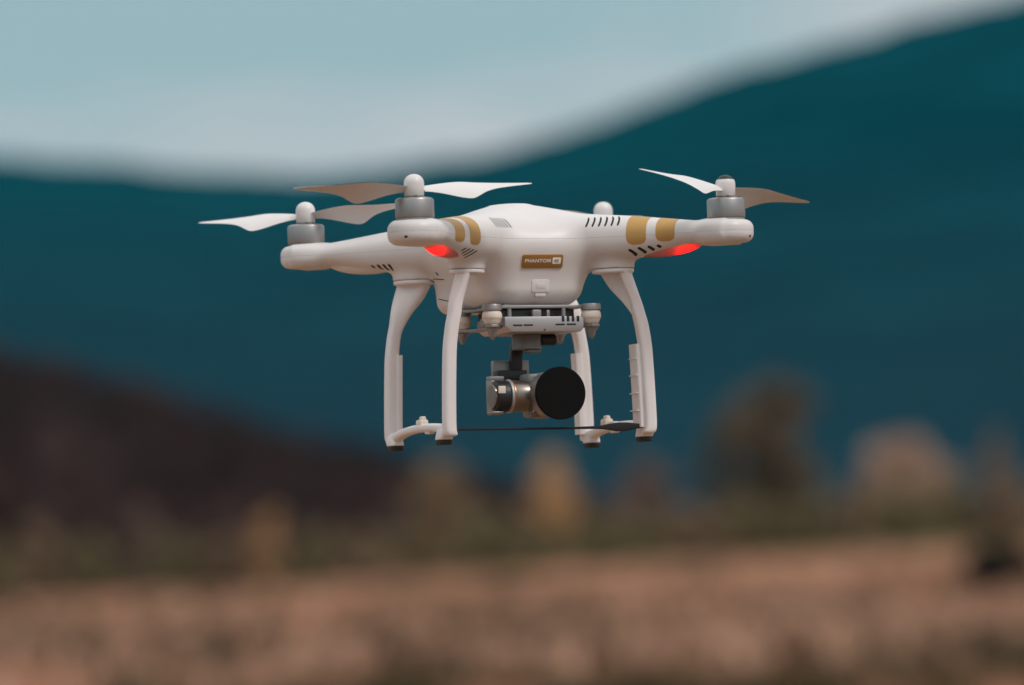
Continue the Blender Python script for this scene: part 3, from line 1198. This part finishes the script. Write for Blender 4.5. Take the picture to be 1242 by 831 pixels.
# ---- lamp covers under the arm ends
def lamp(sx, sy, lit):
    def tf(r, t, z):
        return (r * sx * .70710678 + t * sy * .70710678, r * sy * .70710678 - t * sx * .70710678, z)
    mb = MB()
    rings = []
    for i in range(25):
        s = -1 + 2 * i / 24
        r = 124.0 + 32.0 * s
        c = math.sqrt(max(1 - s * s, 0.0004))
        lift = 1.0 * s + 2.0 * s * s
        ring = []
        for k in range(28):
            a = 2 * math.pi * k / 28
            ring.append(tf(r, 9.0 * c ** .9 * math.cos(a), -17.8 + lift + 6.8 * c ** .9 * math.sin(a)))
        rings.append(ring)
    mb.loft(rings)
    o = mb.build("lamp_cover", M['led'] if lit else M['lens'], drone, auto=60)
    if lit:
        b = MB(); rings = []
        for i in range(9):
            s = -1 + i / 4
            c = math.sqrt(max(1 - s * s, .01))
            rings.append([tf(142.0 + 6.5 * s, 4.2 * c * math.cos(2 * math.pi * k / 14), -19.4 + .12 * 6.5 * s + 1.2 * c * math.sin(2 * math.pi * k / 14)) for k in range(14)])
        b.loft(rings)
        b.build("red_lamp", M['led_on'], o)
    return o


for sx, sy in ((-1, -1), (1, -1), (-1, 1), (1, 1)):
    lamp(sx, sy, sy < 0)

# ---- landing gear: one moulded frame per side
LEGX = [(-34.4, 58.5), (-45, 63.2), (-56, 69.2), (-66, 73.2), (-74, 75.8), (-89, 78.0), (-106, 79.0), (-125, 79.7), (-140, 80.1), (-148, 80.2), (-153.0, 79.8), (-155.8, 79.0)]


def fuse(o, vox):
    """one moulded skin from the overlapping pieces of a mesh"""
    m = o.modifiers.new("r", 'REMESH'); m.mode = 'VOXEL'; m.voxel_size = vox; m.use_smooth_shade = True
    m2 = o.modifiers.new("s", 'SMOOTH'); m2.iterations = 9; m2.factor = 0.5
    bpy.context.view_layer.update()
    me = bpy.data.meshes.new_from_object(o.evaluated_get(bpy.context.evaluated_depsgraph_get()))
    o.modifiers.clear()
    old = o.data; o.data = me; bpy.data.meshes.remove(old)
    me.shade_smooth()


def gear(side, hollow_front):
    g = MB()
    for fy, ysgn in ((-1, -1), (1, 1)):
        cx, cy, _, _ = COLLARS[(0 if side < 0 else 1) + (0 if fy < 0 else 2)]
        rang = math.atan2(ysgn, side)
        # flange below the socket
        g.loft([super_ring((cx, cy, z), 16.8 - d, 12.6 - d, rang, e=2.0, n=40) for z, d in ((-34.6, 1.2), (-34.3, .5), (-33.8, .2), (-31.9, .2), (-31.5, .6))])
        ylow = 66.0 if fy < 0 else 62.5
        K = []
        for i, (z, x) in enumerate(LEGX):
            u = min(1, max(0, (-34.4 - z) / 40.0)); u = u * u * (3 - 2 * u)
            yy = (abs(cy) + 2.5) * (1 - u) + ylow * u
            a = 13.2 * (1 - u) + 4.9 * u
            b = 7.2 * (1 - u) + 5.3 * u
            if z < -155: a, b = a * .8, b * .8
            K.append((z, x * side, yy * ysgn, a, b, u))
        K = interp(K, 44)
        if fy < 0:
            # outer wall, with a recessed web behind it: an open channel near the top
            outr, web = [], []
            for z, x, yy, a, b, u in K:
                tw = 3.8 + 1.1 * u
                bb = 5.6 * (1 - u) + 5.2 * u
                if z < -155: tw, bb = tw * .8, bb * .8
                d = np.array([math.cos(rang), math.sin(rang)])
                n_ = np.array([-d[1], d[0]])
                if n_[1] < 0: n_ = -n_
                c = np.array([x, yy]) + d * (a - tw) * .98
                outr.append(super_ring((c[0], c[1], z), tw, bb, rang * (1 - u) + (0 if side > 0 else -math.pi) * u))
                if a - tw > .5:
                    c2 = np.array([x, yy]) - d * (tw - 1.0) + n_ * b * .62
                    web.append(super_ring((c2[0], c2[1], z), a - tw + 1.0, 1.8, rang, n=20))
            g.loft(outr)
            g.loft(web)
        else:
            g.loft([super_ring((x, yy, z), a, b, rang * (1 - u) + (0 if side > 0 else math.pi * ysgn) * u) for z, x, yy, a, b, u in K])
    # skid bar, arched in plan and height
    sk = [(-66, 79.4, -151.5, 4.3, 4.4), (-58, 79.6, -150.5, 4.4, 3.9), (-46, 80.0, -148.8, 4.4, 3.4), (-28, 80.4, -147.6, 4.2, 3.2), (-8, 80.6, -147.2, 4.2, 3.2), (12, 80.6, -147.6, 4.2, 3.2),
          (32, 80.4, -149.0, 4.3, 3.3), (47, 80.0, -151.0, 4.4, 3.7), (57, 79.6, -152.6, 4.4, 4.2), (62.5, 79.4, -153.4, 4.3, 4.4)]
    rings = []
    for y, x, z, a, b in interp(sk, 40):
        rings.append(super_ring((x * side, y, z), a, b, 0, n=22, e=2.6, plane='XZ'))
    g.loft(rings)
    # foot blocks
    for py_ in (-53.4, 53.4):
        sgn = -1 if py_ < 0 else 1
        g.loft([super_ring((80.3 * side, py_ + sgn * o, z), a, b, 0, n=24, e=4) for z, a, b, o in ((-150.5, 4.2, 9.0, 3.5), (-153.5, 5.0, 9.4, 2.6), (-157.4, 5.4, 7.8, .4), (-158.0, 5.2, 7.6, .2))])
    gr = g.build("landing_gear", M['gear'], drone, auto=180)
    fuse(gr, 0.00045)
    for py_ in (-53.4, 53.4):
        p = MB(); p.loft([super_ring((80.3 * side, py_, z), a, b, 0, n=24, e=3.4) for z, a, b in ((-157.8, 4.9, 7.2), (-160.6, 5.1, 7.4), (-161.6, 4.6, 6.9))])
        p.build("foot_pad", M['pad'], gr)
    # cable clip on the skid
    cy_ = -8 if side < 0 else 22
    c = MB()
    c.box((80.6 * side, cy_, -143.8), (7.0, 11.0, 6.0), 1.5)
    c.box((80.4 * side, cy_ - 1.0, -140.2), (4.2, 6.0, 3.8), 1.2)
    c.box((80.6 * side, cy_ - 16, -150.6), (5.0, 11.0, 3.6), 1.3)
    if side > 0:
        c.box((80.6 * side, cy_ - 13, -144.4), (5.0, 12.0, 1.8), .8)
    c.build("cable_clip", M['rubber'], gr)
    return gr


left_gear = gear(-1, False)
right_gear = gear(1, True)


def antenna(side, front, parent, depth, ylen, ribs):
    """slim aerial cover on the inside of a leg"""
    y0 = (-59.5 if front else 60.5)
    mb = MB()
    dx = 1.6 if ribs else 0.0
    rows = [(-88.5, 76.0 + dx), (-106, 76.6 + dx), (-125, 77.2 + dx), (-140, 77.6 + dx), (-151, 77.7 + dx)]
    rings = []
    for z, x in rows:
        rings.append(super_ring(((x - depth) * side, y0, z), depth, ylen, 0, n=24, e=6))
    mb.loft(rings)
    if ribs:
        for z in (-99.5, -112, -125.5, -138.5):
            mb.box(((75.0 + dx - depth * 1.9) * side + 1.2 * side, y0, z), (1.6, ylen * 2 - 1.2, 0.7), .2)
    o = mb.build("aerial_cover", M['gear'], parent)
    return o


antenna(1, True, right_gear, 3.7, 8.0, True)
antenna(1, False, right_gear, 3.4, 5.2, False)
antenna(-1, False, left_gear, 2.4, 4.8, False)

# ---- gimbal
BALLS = [(-39.7, -55.0), (39.7, -55.0), (-39.7, 10.0), (39.7, 10.0)]
up_ = MB()
up_.prism([(-30, -52), (30, -52), (36, -58), (43, -58), (45.5, -53), (42, -46), (36, -40), (36, -5), (42, 2), (45, 9), (42, 14), (36, 13), (30, 6), (-30, 6), (-36, 13), (-42, 14), (-45, 9), (-42, 2), (-36, -5), (-36, -40), (-42, -46), (-45.5, -53), (-43, -58), (-36, -58)], 'Z', -60.2, -58.0, .4)
for x, y in BALLS:
    up_.lathe((x, y, 0), [(7.0, -62.2), (7.4, -61.8), (7.4, -58.2), (6.9, -57.4), (3.0, -57.3)], n=36)
up_.box((0, -22, -57.6), (52, 46, 3.0), .8)
up_plate = up_.build("upper_gimbal_plate", M['plate'], drone)
for x, y in BALLS:
    d = MB()
    d.lathe((x, y, 0), [(5.2, -61.8), (6.2, -62.4), (7.0, -63.6), (7.5, -65.2), (7.6, -66.8), (7.5, -68.0), (7.0, -68.5), (6.7, -69.4), (5.9, -71.2), (5.2, -72.2), (4.6, -72.4)], n=36)
    ball = d.build("damper_ball", M['rubber'], drone, auto=50)
    p = MB()
    p.lathe((x, y, 0), [(4.9, -75.4), (4.6, -76.6), (3.2, -78.4), (3.0, -80.2), (1.6, -82.6), (.4, -84.0)], n=24)
    p.build("damper_pin", M['plate'], ball)
lo_ = MB()
lo_.prism([(-30, -50), (-34, -56), (-38, -62), (-43, -62), (-46, -56), (-43, -50), (-36, -44), (-34, -36), (-34, -6), (-36, 2), (-43, 6), (-46, 11), (-42, 16), (-36, 15), (-30, 8), (30, 8), (36, 15), (42, 16), (46, 11), (43, 6), (36, 2), (34, -6), (34, -36), (36, -44), (43, -50), (46, -56), (43, -62), (38, -62), (34, -56), (30, -50)], 'Z', -75.0, -72.6, .4)
lo_plate = lo_.build("lower_gimbal_plate", M['plate'], drone)
core = MB()
core.box((0, -22, -64.5), (58, 52, 7.5), .8)
core.box((2, -22, -69.5), (50, 46, 6), .8)
core.build("gimbal_board", M['dark'], drone)
gb = MB()
gb.prism([(-31.5, -70.4), (-31.5, -67.0), (29.5, -67.0), (31.5, -68.5), (31.5, -75.8), (29, -78.4), (-26.0, -78.4), (-31.5, -74.0)], 'Y', -60.5, 0, .5)
hous = gb.build("gimbal_housing", M['silver'], drone)
sl = MB()
for x in (-21.5, -13.0, 12.5, 21.5):
    sl.box((x, -60.45, -73.2 + .01 * x), (7.4, .8, 1.3), .3)
for k in range(4):
    sl.box((15.0 + k * 4.0, -60.4, -68.8), (2.0, 1.1, 4.2), .3)
sl.box((0, -60.45, -77.0), (1.3, .7, 1.3), .3)
sl.build("housing_slot", M['dark'], hous)
gs = MB()      # small standoffs and ribbon between the two plates
gs.box((-4, -54, -64.2), (7, 4, 5.2), .5)
gs.box((5, -55, -64.4), (2.4, 2.4, 5.0), .4)
gs.lathe((18, -54, 0), [(1.6, -66.8), (1.6, -60.4)], n=16)
gs.lathe((-24, -50, 0), [(1.8, -66.8), (1.8, -60.4)], n=16)
gs.box((-33, -42, -68.0), (2.0, 6, 9), .5)
gs.box((-34, -20, -69.0), (1.6, 10, 6), .5)
gs.build("standoff", M['plate'], drone)
ym = MB()
ym.lathe((0, -22, 0), [(10.6, -90.0), (11.2, -89.4), (11.2, -79.4), (10.8, -78.6)], n=40)
ym.box((3, -27, -91.2), (11, 8, 2.4), .6)
yaw = ym.build("pan_motor", M['camgrey'], drone)
pl = MB(); pl.lathe((16.5, -24, -82.6), [(3.6, -6.0), (4.2, -5.2), (4.2, 5.2), (3.6, 6.0)], axis='X', n=24)
pl.build("cable_plug", M['dark'], yaw)
ga = MB()
ga.prism([(-6.5, -84), (-7.6, -92), (-7.4, -111.5), (1.0, -111.5), (1.4, -96), (2.6, -88), (2.6, -84)], 'Y', -9, -3, .8)
ga.box((-10.4, -12, -109.5), (24, 11, 9.5), .8)
ga.build("gimbal_arm", M['dark'], drone)
br = MB()
br.box((-5.5, 0.5, -103.6), (29, 6, 14.0), .9)
br.build("roll_bracket", M['plate'], drone)
# tilt motor: axis across the camera
tm = MB()
tm.lathe((-38.2, -50, -126), [(3.0, -.2), (9.0, -.6), (10.8, 0), (11.6, .9), (11.9, 3.0), (11.9, 9.5), (11.4, 10.2)], axis='X', n=44)
tilt = tm.build("tilt_motor", M['dark'], drone)
t1 = MB(); t1.lathe((-27.9, -50, -126), [(11.6, 0), (12.6, .3), (12.8, 1.6), (12.4, 2.2)], axis='X', n=44); t1.build("silver_ring", M['silver'], tilt)
t2 = MB(); t2.lathe((-25.7, -50, -126), [(12.0, 0), (12.3, .3), (12.3, 1.2), (11.8, 1.6)], axis='X', n=44); t2.build("copper_ring", M['copper'], tilt)
t3 = MB(); t3.lathe((-24.1, -50, -126), [(11.6, 0), (11.8, .3), (11.8, 11.0), (11.2, 11.6), (11.8, 11.8), (11.8, 13.2), (9, 14.5)], axis='X', n=44); t3.build("motor_barrel", M['bronze'], tilt)
t4 = MB()
t4.lathe((-39.2, -50, -126), [(.1, -1.3), (8.6, -1.2), (9.2, -.7), (9.2, .4)], axis='X', n=36)
t4.build("end_cap", M['bronze'], tilt)
t5 = MB(); t5.box((-36.0, -61.6, -121.5), (5.5, 1.6, 5.5), .3); t5.build("brass_tab", M['rubber'], tilt)
t6 = MB()
t6.box((-37.4, -50, -138.4), (9.5, 12, 2.6), .8)
t6.build("motor_shoe", M['bronze'], tilt)
sp = MB(); sp.box((-35.6, -36.0, -125.6), (2.4, 13.0, 24.6), .7); sp.box((-30, -32, -111.8), (12, 8, 3.4), .8)
sp.build("side_plate", M['plate'], drone)
# camera: barrel along the drone's forward direction, black cap on the lens
cb = MB()
cx_, cz_ = 3.9, -125.4
cb.lathe((cx_, 0, cz_), [(15.6, -30.0), (16.8, -31.2), (17.2, -33.5), (17.2, -70), (16.6, -73.0), (14.5, -77.6)], axis='Y', n=56)
cb.box((cx_ - 8.5, -44, cz_ + 10.5), (15, 20, 11.5), 2.2)
cb.box((cx_ - 7.0, -44, cz_ - 11.5), (15, 20, 10.0), 3.0)
cam_part = cb.build("gimbal_camera", M['camgrey'], drone)
ring_ = MB(); ring_.lathe((-9.6, -52, -126), [(12.2, 0), (12.6, .4), (12.6, 1.2), (12.0, 1.6)], axis='X', n=44); ring_.build("bright_ring", M['silver'], cam_part)
lc = MB()
lc.lathe((cx_, 0, cz_), [(18.9, -76.6), (19.7, -77.0), (19.8, -77.6), (19.8, -79.6), (19.5, -80.2), (.1, -80.3)], axis='Y', n=72)
lc.build("lens_cap", M['black'], cam_part)

# ---- thin black tether ribbon between the front feet
rb = [(-76.5, -66.8, -150.9, .95, .8), (-60, -66.6, -150.9, .85, .8), (-30, -66.3, -151.05, .85, .8), (0, -66.0, -151.1, .85, .8), (25, -65.7, -151.0, 1.0, .8), (40, -65.4, -150.8, 1.4, .8), (48, -65.2, -150.6, 2.6, .8),
      (55, -65.0, -150.7, 3.4, .8), (62, -64.8, -150.6, 3.2, .7), (69, -64.8, -150.3, 2.2, .7), (76.5, -64.8, -150.0, 1.2, .7)]
tb = MB()
tb.loft([super_ring((x, y, z), d, h, 0, n=14, e=2.2, plane='YZ') for x, y, z, h, d in interp(rb, 70)])
tb.build("tether_ribbon", M['cord'], drone)
